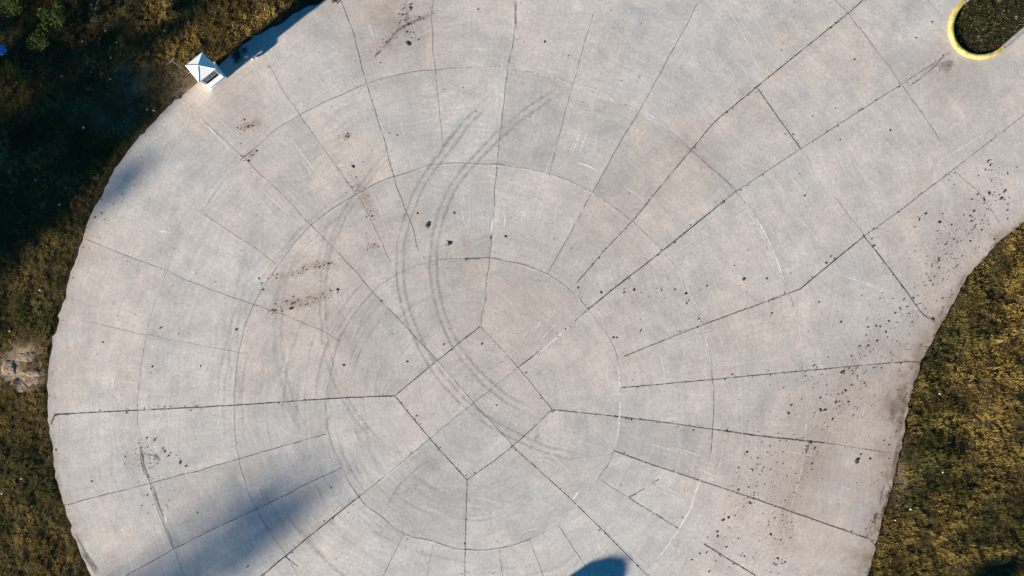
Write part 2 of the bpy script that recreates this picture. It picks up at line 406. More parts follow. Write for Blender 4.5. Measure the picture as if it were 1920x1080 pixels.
# ---- marks on the slab (children of the pavement)
ZC = [0.0015]
def strips(name, items, mat, step=5, jit=.35, dash=.5, zbase=.002, soft=False):
    """items: (points px, width px, strength, smooth?)"""
    V = []; F = []; A = []
    for it, (P, w, s) in enumerate(items):
        Q = catmull(P, step); sd = random.random()*100; n = len(Q); z = zbase+it*.00001
        rows = (-1, 1) if not soft else (-1, -.45, .45, 1)
        b0 = len(V); m = len(rows)
        for i, q in enumerate(Q):
            d = (Q[min(i+1, n-1)]-Q[max(i-1, 0)]); d.normalize() if d.length else None
            nx, ny = -d.y, d.x
            k1 = noise.noise(Vector((i*step*.075+sd, 3, 0))); k2 = noise.noise(Vector((i*step*.012+sd, 9, 5)))
            off = jit*noise.noise(Vector((i*step*.03+sd, 7, 2)))*2
            ww = w*(1+.35*k1+.3*noise.noise(Vector((i*step*.17+sd, 1, 1))))*.5
            al = s*max(.0, min(1.15, 1+dash*(1.1*k1+.9*k2)))
            if soft: fd = max(1.5, min(14, n*.3)); al *= min(1, i/fd, (n-1-i)/fd)
            for r in rows:
                x, y = W(q.x+nx*(off+r*ww), q.y+ny*(off+r*ww)); V.append((x, y, z))
                aa = al if not soft else (al if abs(r) < .9 else 0)
                A.append((aa, aa, aa))
            if i:
                for c in range(m-1):
                    a = b0+(i-1)*m+c; F.append((a, a+1, a+m+1, a+m))
    o = npmesh(name, V, F, mat, pave, {'a': A})
    return o
strips('expansion_joint', [(P, w*.72, s_*.88) for P, w, s_ in JD], M['joint'], zbase=.0012, dash=.9)
JR = []
def seg(P, a, b): return P[a:b]
JR += [(ring1[0:14],2.4,.8),(ring1[13:26],2.2,.75),(ring1[25:36]+[ring1[0]],1.8,.35)]
JR += [(ring2[0:8],1.8,.5),(ring2[7:15],1.9,.55),(ring2[14:20],1.9,.5),(ring2[19:26],2.2,.85),(ring2[25:32],2.2,.8),(ring2[31:],1.8,.4)]
JR += [(ring3[0:9],1.8,.5),(ring3[8:16],1.8,.5),(ring3[15:23],2.0,.6),(ring3[22:],2.0,.65),(ring3b[0:6],2.0,.55),(ring3b[6:],1.8,.35)]
strips('saw_cut_joint', [(P, w*.75, s_*.72) for P, w, s_ in JT]+[(P, w*.85, s_*.75) for P, w, s_ in JR], M['thin'], zbase=.0006, dash=.9, jit=1.1)
# pale laitance ridges and scrapes
PALE = [(ring3[20:29],3.2,.45),(ring3b[:6],3.6,.75),(ring2[24:31],2.8,.45),(ring2[31:37],4.0,.8),(ring1[8:14],4.0,.6),(ring1[13:18],3.5,.4),(ring2[19:24],2.4,.35),(ring3[8:15],5,.3),(ring3b[5:],3,.4),
 ([(330,180),(385,232),(440,290)],3,.6),([(350,170),(420,232),(455,262)],2.4,.4),([(470,335),(540,400),(575,430)],3,.35),([(540,250),(575,300),(612,345)],5,.35),([(800,832),(730,888),(680,930)],3.2,.55),
 ([(1100,585),(1040,636),(985,683)],3.0,.75),([(1000,625),(1015,600)],4,.7),([(1010,640),(1050,600)],2,.5),([(1558,508),(1620,530),(1685,560)],2.6,.6),([(1575,505),(1640,535),(1700,558)],2.0,.5),
 ([(1352,-4),(1392,62),(1422,122)],2.6,.55),([(1362,-4),(1404,62),(1430,108)],2.0,.4),([(1435,120),(1455,160)],2,.3),([(1395,-4),(1430,60),(1442,80)],2.2,.4),([(1546,68),(1580,115),(1602,145)],2.2,.4),
 ([(1463,315),(1500,350),(1540,398)],2.2,.45),([(1488,400),(1520,432),(1548,468)],2.2,.45),([(1555,378),(1610,440)],2.6,.35),([(1660,430),(1715,480),(1745,510)],2.6,.35),
 ([(1092,240),(1072,290)],3.2,.7),([(1104,242),(1086,288)],2.6,.6),([(1122,250),(1108,300)],3,.55),([(1075,302),(1105,312),(1130,325)],3,.7),([(1165,345),(1200,370),(1212,384)],2.4,.65),
 ([(1138,180),(1152,190)],5,.8),([(1212,212),(1232,224)],4,.7),([(924,405),(921,442)],4,.75),([(865,388),(872,420)],2.6,.5),([(948,396),(946,430)],3,.5),([(898,384),(912,420)],2.4,.35),([(852,400),(868,412)],3,.4),
 ([(1073,940),(1086,918)],5,.75),([(1020,838),(1045,862),(1075,892)],2.2,.45),([(980,820),(1010,850),(1060,885)],2,.4),([(985,815),(1030,815)],2,.3),([(1255,680),(1300,675)],3,.3),
 ([(1310,690),(1500,668)],2.5,.3),([(1135,945),(1150,955)],4,.5),([(1540,900),(1620,925)],2,.25),([(290,430),(325,437)],4,.5),([(268,695),(256,700)],5,.6),([(310,960),(312,985)],5,.8),([(395,878),(410,872)],3,.5),
 ([(175,700),(215,697)],4,.4),([(210,735),(218,690)],4,.4),([(1420,150),(1440,165)],3,.2),([(960,1000),(1020,988)],3,.4),([(1860,240),(1800,280),(1760,300)],3.5,.4),([(1030,70),(1045,95)],4,.3)]
PALE += [([(x+1.8, y+2.4) for x, y in ring3[4:20]], 2.6, .28), ([(x+1.8, y+2.4) for x, y in ring2[12:26]], 2.6, .32), ([(x-2.4, y+1.0) for x, y in ring2[2:10]], 2.4, .25), ([(x-2, y) for x, y in ring3[0:6]], 2.6, .25),
 ([(x+1.5, y+2) for x, y in ring1[1:10]], 2.6, .4), ([(x-2, y+2.2) for x, y in ring1[14:22]], 3, .35), ([(1044,768),(1048,772),(1100,585)][:2], 2, .2), ([(905,618),(972,692),(1030,765)], 2.4, .3), ([(1385,368),(1430,440),(1460,500)], 3, .35), ([(1388,700),(1392,800),(1388,850)], 4, .3)]
for k in range(70):                                  # faint broom scuffs that fan out from the middle
    a = random.uniform(0, 2*math.pi); r = random.uniform(300, 760); L = random.uniform(30, 110)
    x, y = 888+r*math.cos(a), 758+r*math.sin(a)
    if random.random() < .7: P = [(x, y), (x+L*math.cos(a+.05), y+L*math.sin(a+.05))]
    else: P = [(888+r*math.cos(a+t*L/r), 758+r*math.sin(a+t*L/r)) for t in (0, .5, 1)]
    if all(120 < p[0] < 1640 for p in P): PALE.append((P, random.uniform(2, 6), random.uniform(.12, .34)))
for (x, y, an, L, nn, sp_) in [(905,405,85,40,7,13),(1095,265,110,45,6,10),(1000,620,-50,36,6,6),(560,330,52,60,6,12),(250,700,2,70,8,9),(640,560,80,50,5,12),(1090,600,-38,40,4,9),(760,430,80,40,4,14),(1390,130,58,50,5,14),
      (1660,80,58,60,4,16),(1050,400,100,50,5,14),(520,380,50,60,5,14),(220,560,15,50,5,10),(1270,640,-12,60,5,9),(1250,930,25,60,5,9),(560,970,60,50,6,10),(900,960,8,60,5,9),(1330,880,18,50,4,9),(700,60,75,50,4,14),(1160,100,110,60,4,18)]:
    ar = R(an)
    for k in range(nn):
        ar = R(an+random.gauss(0, 5))
        ox, oy = -math.sin(ar)*sp_*(k-nn/2+random.gauss(0, .5)), math.cos(ar)*sp_*(k-nn/2+random.gauss(0, .5)); l2 = L*random.uniform(.4, 1.1); q = random.uniform(-12, 12)
        cx_, cy_ = x+ox+math.cos(ar)*q, y+oy+math.sin(ar)*q
        PALE.append(([(cx_-math.cos(ar)*l2/2, cy_-math.sin(ar)*l2/2), (cx_+math.cos(ar+.04)*l2/2, cy_+math.sin(ar+.04)*l2/2)], random.uniform(2, 7), random.uniform(.08, .34)))
strips('pale_scrape', [(P, w, min(1, s_*1.5)) for P, w, s_ in PALE], M['pale'], zbase=.0027, dash=.9, soft=True)
# tyre marks: each wheel leaves a pair of thin lines
TY = []
def track(P, s, gap=11, w=5):
    Q = catmull(P, 30); n = len(Q)
    for sg in (-1, 1):
        o = []
        for i, q in enumerate(Q):
            d = (Q[min(i+1, n-1)]-Q[max(i-1, 0)]).normalized()
            o.append((q.x-d.y*sg*gap/2, q.y+d.x*sg*gap/2))
        TY.append((o, w*random.uniform(.8, 1.2), s*random.uniform(.8, 1.1)))
trA = [(935,170),(880,225),(838,280),(800,330),(772,385),(755,440),(749,500),(757,565),(778,625),(810,685),(850,735),(900,780),(960,815),(1030,845),(1110,862)]
trB = [(1065,160),(1010,195),(950,240),(890,300),(850,350),(825,410),(813,470),(814,530),(828,590),(855,650),(895,700),(945,745),(1010,780)]
track(trA, .62, 13, 6); track(trB, .62, 13, 6)
track([(735,280),(690,335),(650,395),(620,460),(606,530),(606,600),(618,680),(645,745),(690,810),(750,860)], .42, 10, 5)
track([(630,400),(612,460),(600,520),(598,560)], .30, 18, 7)
track([(480,440),(455,520),(440,600),(438,690),(450,780)], .25, 14, 7)
track([(560,450),(530,530),(520,620),(530,700),(560,790),(610,850)], .26, 12, 8)
track([(690,860),(780,930),(880,960),(1000,950)], .18, 12, 7)
TY += [([(832,857),(790,872),(757,902),(732,935),(720,970)],5,.6),([(600,660),(606,610),(620,560)],5,.4),([(650,740),(690,800),(720,840)],4,.35),([(615,780),(612,810)],5,.5),
 ([(1085,895),(1140,862),(1200,845)],3,.3),([(820,300),(833,270),(860,240)],6,.4),([(985,850),(1040,862),(1115,856),(1165,850)],3,.4),([(1000,580),(1010,598)],3,.3)]
for k in range(84):
    a0 = random.uniform(2.2, 3.9) if k < 60 else random.uniform(0.9, 2.3); r = random.uniform(150, 480)
    TY.append(([(888+r*math.cos(a0+t), 758+r*math.sin(a0+t)*random.uniform(.99, 1.01)) for t in np.linspace(0, random.uniform(.2, .8), 5)], random.uniform(2.5, 7), random.uniform(.16, .40)))
strips('tyre_mark', [(P, w*random.uniform(.8, 1.5), s_*.40) for P, w, s_ in TY], M['tyre'], zbase=.0056, soft=True, dash=1.0, jit=1)
# stains and the weathered crack at lower left
ST = [([(1688,820),(1680,850),(1676,885)],9,.5),([(1672,905),(1664,935),(1655,960),(1650,975)],8,.6),([(1660,900),(1668,912),(1672,930)],3,.7),([(1648,960),(1640,968),(1642,985)],6,.9),([(1640,985),(1650,1000)],2.5,.8),
 ([(1625,1005),(1638,1020),(1645,1040)],2.5,.8),([(1700,740),(1690,780),(1684,820)],12,.35),([(1678,765),(1668,790)],14,.3),([(1722,690),(1712,720)],10,.4),([(1745,648),(1736,668)],8,.4),([(1770,575),(1760,600)],6,.3),([(1810,515),(1795,540)],6,.3),
 ([(262,835),(266,858),(270,875),(278,893),(284,905)],7,.9),([(280,900),(292,930),(300,955),(312,985)],5,.65),([(288,850),(298,862),(296,870)],9,.6),([(275,853),(290,856)],4,.6),([(312,990),(325,1030)],3,.4),
 ([(705,104),(728,78),(752,52),(790,35),(822,18)],7,.4),([(700,108),(716,92)],5,.7),([(724,84),(732,72)],5,.7),([(763,18),(762,45)],8,.35),([(760,85),(768,82)],9,.65),
 ([(868,488),(880,486),(905,485)],5,.5),([(1065,548),(1075,545)],9,.35),([(1085,555),(1100,582)],3.5,.5),([(1350,384),(1360,377)],4,.9),([(1745,600),(1755,602)],6,.7),([(1756,128),(1782,118),(1770,142)],14,.4),
 ([(1700,165),(1740,135),(1775,100)],4,.5),([(1675,900),(1680,880),(1690,870)],5,.4),([(1640,960),(1642,975)],8,.6),([(1645,985),(1652,1000)],3,.7),([(1630,1012),(1642,1025),(1640,1035)],3.5,.8),([(1660,905),(1652,930),(1650,950)],4,.35),
 ([(150,1030),(175,1060),(185,1080)],14,.55),([(140,1000),(165,1045)],6,.5),([(1700,815),(1690,850)],6,.35),([(1610,685),(1604,697)],5,.7),([(1518,828),(1512,845),(1508,858)],5,.65),([(1012,812),(1000,825)],8,.3),
 ([(965,0),(968,60)],6,.35),([(1430,0),(1500,90)],30,.05),([(455,295),(470,285),(480,280)],5,.4),([(1270,250),(1310,290)],26,.12),([(1410,160),(1380,180)],22,.10),([(1700,730),(1670,780)],28,.22),([(1350,330),(1300,290)],30,.12)]
strips('stain', ST, M['stain'], zbase=.0019, soft=True, dash=.6, jit=1.5)
RU = [([(495,535),(540,515),(590,500),(632,490)],16,.28),([(510,586),(545,572),(590,560),(635,545)],20,.35),([(650,310),(675,350),(700,400),(712,420)],16,.25),([(448,240),(470,234),(490,225)],14,.45),([(645,262),(660,250)],9,.7),
      ([(690,462),(712,460)],10,.4),([(455,298),(482,284)],12,.4),([(865,440),(880,470)],20,.2),([(425,565),(424,575)],8,.5),([(1700,580),(1640,660),(1590,730),(1540,820),(1500,920),(1460,1060)],70,.13),([(1655,610),(1600,680),(1560,745)],26,.10),([(1530,820),(1500,900),(1470,990),(1450,1085)],26,.14),([(1860,360),(1790,440),(1720,530)],60,.10),([(1410,900),(1370,990),(1340,1080)],54,.10)]
strips('soil_stain', [(P, w*1.2, s_*.6) for P, w, s_ in RU], M['rust'], zbase=.0016, soft=True, dash=.5, jit=2)

# ------------------------------------------------------------------ terrain
def axis(lo, hi, st, far):
    a = list(np.arange(lo, hi+st/2, st)); s = st; x = hi
    while x < far: s *= 1.35; x += s; a.append(x)
    s = st; x = lo; b = []
    while x > -far: s *= 1.35; x -= s; b.append(x)
    return np.array(b[::-1]+a)
GX, GY = axis(-24, 24, .16, 420), axis(-15, 15, .16, 420)
XX, YY = np.meshgrid(GX, GY); P2 = np.c_[XX.ravel(), YY.ravel()]
near = (np.abs(P2[:, 0]) < 45) & (np.abs(P2[:, 1]) < 30)
ins = np.zeros(len(P2), bool); ins[near] = inside(POLY, P2[near])
ins |= inside(POLY, P2)
ed = np.full(len(P2), 50.); ed[near] = edist(POLY, P2[near])
def gz_raw(x, y):
    return .10*fbm(x, y, .22, 4)+.05*fbm(x, y, .9, 6)+.035*fbm(x, y, 2.6, 8, 2)
Z = np.empty(len(P2))
def colfield(x, y):
    """dry/gold weight, bare weight, from where the photo's growth is dry or bare"""
    px, py = x/S+960, 540-y/S
    g = .36+(.22 if px > 1600 else .12)+1.0*fbm(x, y, .38, 11)+.5*fbm(x, y, 1.5, 12)
    for (cx, cy, rx, ry, w) in ((1850,800,75,150,.55),(1790,930,45,90,.35),(1900,650,40,80,.3),(1745,700,38,190,-.65),(1715,950,42,130,-.5),(1850,500,80,70,-.5),(1790,860,26,90,-.25),(1880,930,30,40,-.5),(440,60,80,50,.6),(320,30,35,30,.7),(520,10,50,40,.5),
                                (1890,900,40,80,.15),(1820,1060,90,50,-.2),(110,480,60,60,.15),(60,560,60,60,-.1),(25,820,60,50,.2),(70,900,40,100,-.2),(20,950,40,60,.1),(1850,50,70,60,-.1)):
        g += w*math.exp(-((px-cx)/rx)**2-((py-cy)/ry)**2)
    b = 0
    for (cx, cy, rx, ry, w) in ((45,662,40,20,.95),(15,700,30,26,.9),(55,715,26,20,.8),(80,690,14,30,.5),(350,170,40,50,.5),(230,190,90,90,.45),(1690,900,10,120,.4)):
        b += w*math.exp(-((px-cx)/rx)**2-((py-cy)/ry)**2)
    b += .35*fbm(x, y, .8, 15)
    return max(0, min(1, g)), max(0, min(1, b))
GC = np.empty((len(P2), 3))
for i, (x, y) in enumerate(P2):
    far = max(abs(x)-30, abs(y)-22, 0)
    z = gz_raw(x, y)*(1+far*.02)
    if ins[i]: z = -.12
    else:
        k = min(1, ed[i]/.6); z = -.045+ (z*k if ed[i] < 40 else z)
    Z[i] = z
    if far > 12: GC[i] = (.055, .052, .02); continue
    g, b = colfield(x, y); e = np.array((.05, .038, .016)); s = np.array((.30, .225, .15))
    GC[i] = e*(1-b*b)+s*b*b
nx, ny = len(GX), len(GY)
idx = np.arange(nx*ny).reshape(ny, nx)
F = np.stack([idx[:-1, :-1], idx[:-1, 1:], idx[1:, 1:], idx[1:, :-1]], -1).reshape(-1, 4)
ground = npmesh('ground', np.c_[P2, Z], F, M['soil'], cols={'col': GC}, smooth=True)
tag(ground, kind='structure')
def gz(x, y):
    return -.045+gz_raw(x, y)

# ------------------------------------------------------------------ grass
def blades(name, pts, mat, hfun, cfun, nb=12, rad=.085, wid=.0065, parent=None, zf=gz, edge=None):
    V = []; Cc = []
    for k, (x, y) in enumerate(pts):
        h0 = hfun(x, y)*(1 if edge is None else min(1, .4+edge[k]/.45))
        if h0 <= .01: continue
        base = cfun(x, y); z0 = zf(x, y); kk = min(1, edge[k]/.6) if edge is not None else 1
        z0 = (-.045+(z0+.045)*kk) if edge is None or edge[k] != .05 else .0
        tj = random.uniform(.75, 1.28)
        lean0 = 7*noise.noise(Vector((x*.55, y*.55, 3)))+random.gauss(0, .7)
        for b in range(nb):
            a = random.uniform(0, 6.28); r = rad*math.sqrt(random.random())
            bx, by = x+r*math.cos(a), y+r*math.sin(a)
            h = h0*random.uniform(.5, 1.25); la = lean0+random.gauss(0, 1.1); lean = h*random.uniform(.2, 1.1)
            tx, ty = bx+lean*math.cos(la), by+lean*math.sin(la)
            w = wid*random.uniform(.7, 1.5); nxx, nyy = -math.sin(la)*w, math.cos(la)*w
            V += [(bx-nxx, by-nyy, z0-.01), (bx+nxx, by+nyy, z0-.01), ((bx+tx)/2+nxx*.8, (by+ty)/2+nyy*.8, z0+h*.65), ((bx+tx)/2-nxx*.8, (by+ty)/2-nyy*.8, z0+h*.65),
                  (tx, ty, z0+h*random.uniform(.75, 1.0))]
            j = tj*random.uniform(.8, 1.2)*(1 if edge is None or not 0 < edge[k] < .25 else .9); c = (base[0]*j, base[1]*j, base[2]*j)
            Cc += [c]*5
    n = len(V)//5; i = np.arange(n)*5
    T = np.concatenate([np.stack([i, i+1, i+2], -1), np.stack([i, i+2, i+3], -1), np.stack([i+3, i+2, i+4], -1)])
    return npmesh(name, V, T, mat, parent, {'col': Cc})
def gcol(x, y):
    g, b = colfield(x, y)
    n = noise.noise(Vector((x*3.1, y*3.1, 4)))
    green = np.array((.088, .088, .02)); gold = np.array((.31, .215, .056)); brown = np.array((.15, .095, .04))
    g = max(0, min(1, g+.35*n+random.gauss(0, .08)))
    c = green*(1-g)+gold*g
    if random.random() < .08: c = brown
    c = c*(1+.55*fbm(x, y, .9, 21))
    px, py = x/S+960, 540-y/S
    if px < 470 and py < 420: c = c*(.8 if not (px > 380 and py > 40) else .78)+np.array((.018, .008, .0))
    return c
def gh(x, y):
    g, b = colfield(x, y)
    h = (.085 if x > 0 else .10)+.08*noise.noise(Vector((x*1.1, y*1.1, 1)))+.09*noise.noise(Vector((x*3.2, y*3.2, 2)))
    if b > .55 and random.random() < b*1.05: return 0
    return max(.03, h*(1-.4*b))
def scatter(x0, x1, y0, y1, dens):
    n = int((x1-x0)*(y1-y0)*dens)
    P = np.c_[rng.uniform(x0, x1, n), rng.uniform(y0, y1, n)]
    i_ = inside(POLY, P); e = edist(POLY, P)
    nz = np.array([noise.noise(Vector((x*2.2, y*2.2, 30))) for x, y in P])
    k = ~i_ | ((e < .02+.09*np.maximum(0, nz)) & (P[:, 0] > 5))        # tufts creep over the slab's edge
    e[i_] = .05
    return P[k], e[k]
xa, _ = W(-70, 0); xb, _ = W(700, 0); _, yt = W(0, -60); _, yb = W(0, 1140)
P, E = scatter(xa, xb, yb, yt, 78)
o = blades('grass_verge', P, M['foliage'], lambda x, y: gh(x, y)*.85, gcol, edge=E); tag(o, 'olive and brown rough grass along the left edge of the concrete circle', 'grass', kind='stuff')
xa, _ = W(1600, 0); xb, _ = W(1990, 0); _, yt = W(0, 380)
P, E = scatter(xa, xb, yb, yt, 85)
o = blades('grass_verge', P, M['foliage'], lambda x, y: gh(x, y)*1.1, gcol, edge=E); tag(o, 'golden dry grass filling the lower right corner of the photo', 'grass', kind='stuff')

# ------------------------------------------------------------------ traffic island
ux, uy = .76, .65
def nose(a, off):        # point of the island outline; a from -90..90 deg, off inwards in px
    cx, cy = 1841+1.5, 47.5
    al = (68-off)*math.cos(a); ac = (61-off)*math.sin(a)
    return W(cx-ux*al+uy*ac, cy+uy*al+ux*ac)
isl = empty('traffic_island', (0, 0, 0)); tag(isl, 'planted median island with yellow painted kerb nose at upper right', 'traffic island')
def kerb(name, rows, mat, h=.15):
    V = []; F = []
    for (ox, oy), (ix, iy) in rows:
        mx = lambda t: (ox+(ix-ox)*t, oy+(iy-oy)*t)
        V += [(ox, oy, -.01), (*mx(.06), h*.8), (*mx(.2), h), (*mx(.85), h), (ix, iy, h*.88), (ix, iy, -.1)]
    n = len(rows)
    for i in range(n-1):
        for k in range(5): a = i*6+k; F.append((a, a+1, a+7, a+6))
    return npmesh(name, V, F, mat, isl, smooth=False)
A = np.linspace(-math.pi/2*1.0, math.pi/2*1.0, 41)
kerb('kerb_nose', [(nose(a, 0), nose(a, 8.6)) for a in A], M['yellow'])
def side(sg):
    rows = []
    e0, i0 = nose(sg*math.pi/2, .3), nose(sg*math.pi/2, 9.0)
    for L in np.linspace(0.004, 38, 24):
        dx, dy = ux*L, uy*L
        rows.append(((e0[0]+dx, e0[1]+dy), (i0[0]+dx, i0[1]+dy)))
    return rows
kerb('kerb', side(1)[::-1], M['kerb'], .14); kerb('kerb', side(-1), M['kerb'], .14)
ip = [nose(a, 9.5) for a in A]; e1, e0 = side(1), side(-1)
ring = ip+[(e1[-1][1][0], e1[-1][1][1]), (e0[-1][1][0], e0[-1][1][1])]
bm = bmesh.new(); f = bm.faces.new([bm.verts.new((x, y, .06)) for x, y in ring]); bmesh.ops.triangulate(bm, faces=[f])
me = bpy.data.meshes.new('island_soil'); bm.to_mesh(me); bm.free()
at = me.attributes.new('col', 'FLOAT_COLOR', 'POINT'); at.data.foreach_set('color', np.tile(np.array((.03, .024, .012, 1), np.float32), len(me.vertices)))
me.materials.append(M['soil']); link('island_soil', me, isl)
RP = np.array(ring); x0, y1 = W(1760, -40); x1, y0 = W(2000, 130)
n = int((x1-x0)*(y1-y0)*85); P = np.c_[rng.uniform(x0, x1, n), rng.uniform(y0, y1, n)]; P = P[inside(RP, P)]; P = P[edist(RP, P) > .05]
def icol(x, y):
    c = np.array(random.choice(((.04, .055, .012), (.055, .075, .014), (.06, .045, .02), (.16, .14, .04), (.03, .045, .014), (.018, .02, .01))))
    px, py = x/S+960, 540-y/S
    if math.hypot(px-1911, py-38) < 12: c = np.array((.22, .19, .07))
    return c
o = blades('island_grass', P, M['foliage'], lambda x, y: .07+.05*noise.noise(Vector((x*3, y*3, 0))), icol, nb=7, rad=.08, zf=lambda x, y: .06)
# blades() measures height from the ground; this sheet is level with the island soil
tag(o, 'dark green and brown growth inside the yellow kerbed island', 'grass', kind='stuff')

# ------------------------------------------------------------------ booth
bx, by = W(400, 143)
BO = R(38.5)
booth = empty('booth', (bx, by, 0), BO)        # local +x up-road (NE), local -y towards the circle (SE)
tag(booth, 'small white booth with pyramid roof and dark window at the pavement edge', 'booth')
w2 = .36; hw = 1.42
b = BM()
b.box((0, w2-.02, hw/2), (2*w2, .04, hw)).box((-w2+.02, -.02, hw/2), (.04, 2*w2-.084, hw)).box((w2-.02, -.02, hw/2), (.04, 2*w2-.084, hw))
yw = -w2+.0
b.box((0, yw, .36), (2*w2, .04, .72)).box((0, yw, 1.36), (2*w2, .04, .12)).box((-w2+.035, yw, 1.01), (.07, .04, .578)).box((w2-.035, yw, 1.01), (.07, .04, .578))
b.build('wall', M['white'], booth)
win = BM().box((0, yw-.012, 1.295), (2*w2-.15, .035, .025)).box((0, yw-.012, .735), (2*w2-.15, .035, .025)).box((-w2+.085, yw-.012, 1.015), (.02, .035, .533)).box((w2-.085, yw-.012, 1.015), (.02, .035, .533)).box((.0, yw-.012, 1.015), (.016, .03, .53)).build('window', M['frame'], booth)
BM().box((0, yw+.008, 1.01), (2*w2-.165, .006, .54)).build('pane', M['glass'], win)
BM().box((.05, yw-.004, 1.04), (.05, .006, .28), Matrix.Rotation(.5, 4, 'Y')).box((.13, yw-.004, 1.08), (.03, .006, .2), Matrix.Rotation(-.5, 4, 'Y')).build('notice', M['panel'], win)
BM().box((0, yw-.10, .70), (2*w2+.04, .2, .03), Matrix.Rotation(.25, 4, 'X'), .006).build('ledge', M['white'], booth)
BM().box((0, yw-.030, .38), (2*w2-.16, .012, .46)).build('front_panel', M['panel'], booth)
BM().box((0, 0, .05), (2*w2+.10, 2*w2+.10, .10), None, .01).build('plinth', M['white'], booth)
r = .415; b = BM(); e = 1.425; ap = (0, 0, e+.33)
cs = [(-r, -r), (r, -r), (r, r), (-r, r)]
v = [b.b.verts.new((x, y, e)) for x, y in cs]; vt = [b.b.verts.new((x, y, e+.045)) for x, y in cs]; a_ = b.b.verts.new(ap)
b.b.faces.new(v[::-1])
for i in range(4):
    j = (i+1) % 4; b.b.faces.new((v[i], v[j], vt[j], vt[i])); b.b.faces.new((vt[i], vt[j], a_))
roof = b.build('roof', M['roofw'], booth)
b = BM()
for x, y in cs: b.cyl((x*.985, y*.985, e+.055), (0, 0, e+.34), .012, .012, 6)
b.build('ridge_cap', M['roofw'], roof)
BM().box((-r-.05, .12, e+.02), (.09, .05, .05)).build('bracket', M['metal'], booth)

px_, py_ = W(347, 131); zz = gz(px_, py_)
tp = empty('marker_post', (px_, py_, zz)); tag(tp, 'thin grey post with a short crossbar in the grass beside the white booth', 'post')
BM().cyl((0, 0, -.1), (0, 0, 1.42), .017, .014, 10).build('pole', M['metal'], tp)
BM().box((0, 0, 1.43), (.27, .035, .03), Matrix.Rotation(R(45), 4, 'Z'), .005).build('crossbar', M['metal'], tp)

# ------------------------------------------------------------------ clods, pebbles
def lump(r, seed, flat=.5, lobes=1):
    bm = bmesh.new()
    for k in range(lobes):
        ox, oy = (0, 0) if k == 0 else (random.uniform(-1.6, 1.6)*r, random.uniform(-1, 1)*r)
        rr = r*(1 if k == 0 else random.uniform(.5, .9))
        g = bmesh.ops.create_icosphere(bm, subdivisions=2, radius=rr)
        for v in g['verts']:
            d = 1+.45*noise.noise(v.co*(1.6/r)+Vector((seed, k*3, 0)))
            v.co *= d; v.co.z *= flat; v.co.z += rr*flat*.6; v.co.x += ox; v.co.y += oy
            if v.co.z < 0: v.co.z = 0
    me = bpy.data.meshes.new('lump'); bm.to_mesh(me); bm.free(); return me
clods = [lump(1, i*7.3, .45, 1+i % 3) for i in range(6)]
for m_ in clods: m_.materials.append(M['clod'])
rustc = [m_.copy() for m_ in clods]
rc = simple('dry_leaf', (.20, .10, .045), .9, .4, 20)
for m_ in rustc: m_.materials.clear(); m_.materials.append(rc)
BIG = [(801,423,5.5,'largest dark clod left of the centre of the upper circle'),(842,457,5.5,'dark cluster of soil crumbs just above the innermost ring'),
 (1606,863,6,'big black clod near the right grass edge below the dotted trail'),(1083,540,3,'dark clod at the lower end of the joint by the innermost ring'),(766,83,4.5,'grey brown clod under the dirt smear at top'),
 (770,16,3.2,'dark clod above the dirt smear at top'),(662,313,3.4,'dark clod on the second ring at upper left'),(545,579,4,'dark lump in the reddish soil streak left of centre')]
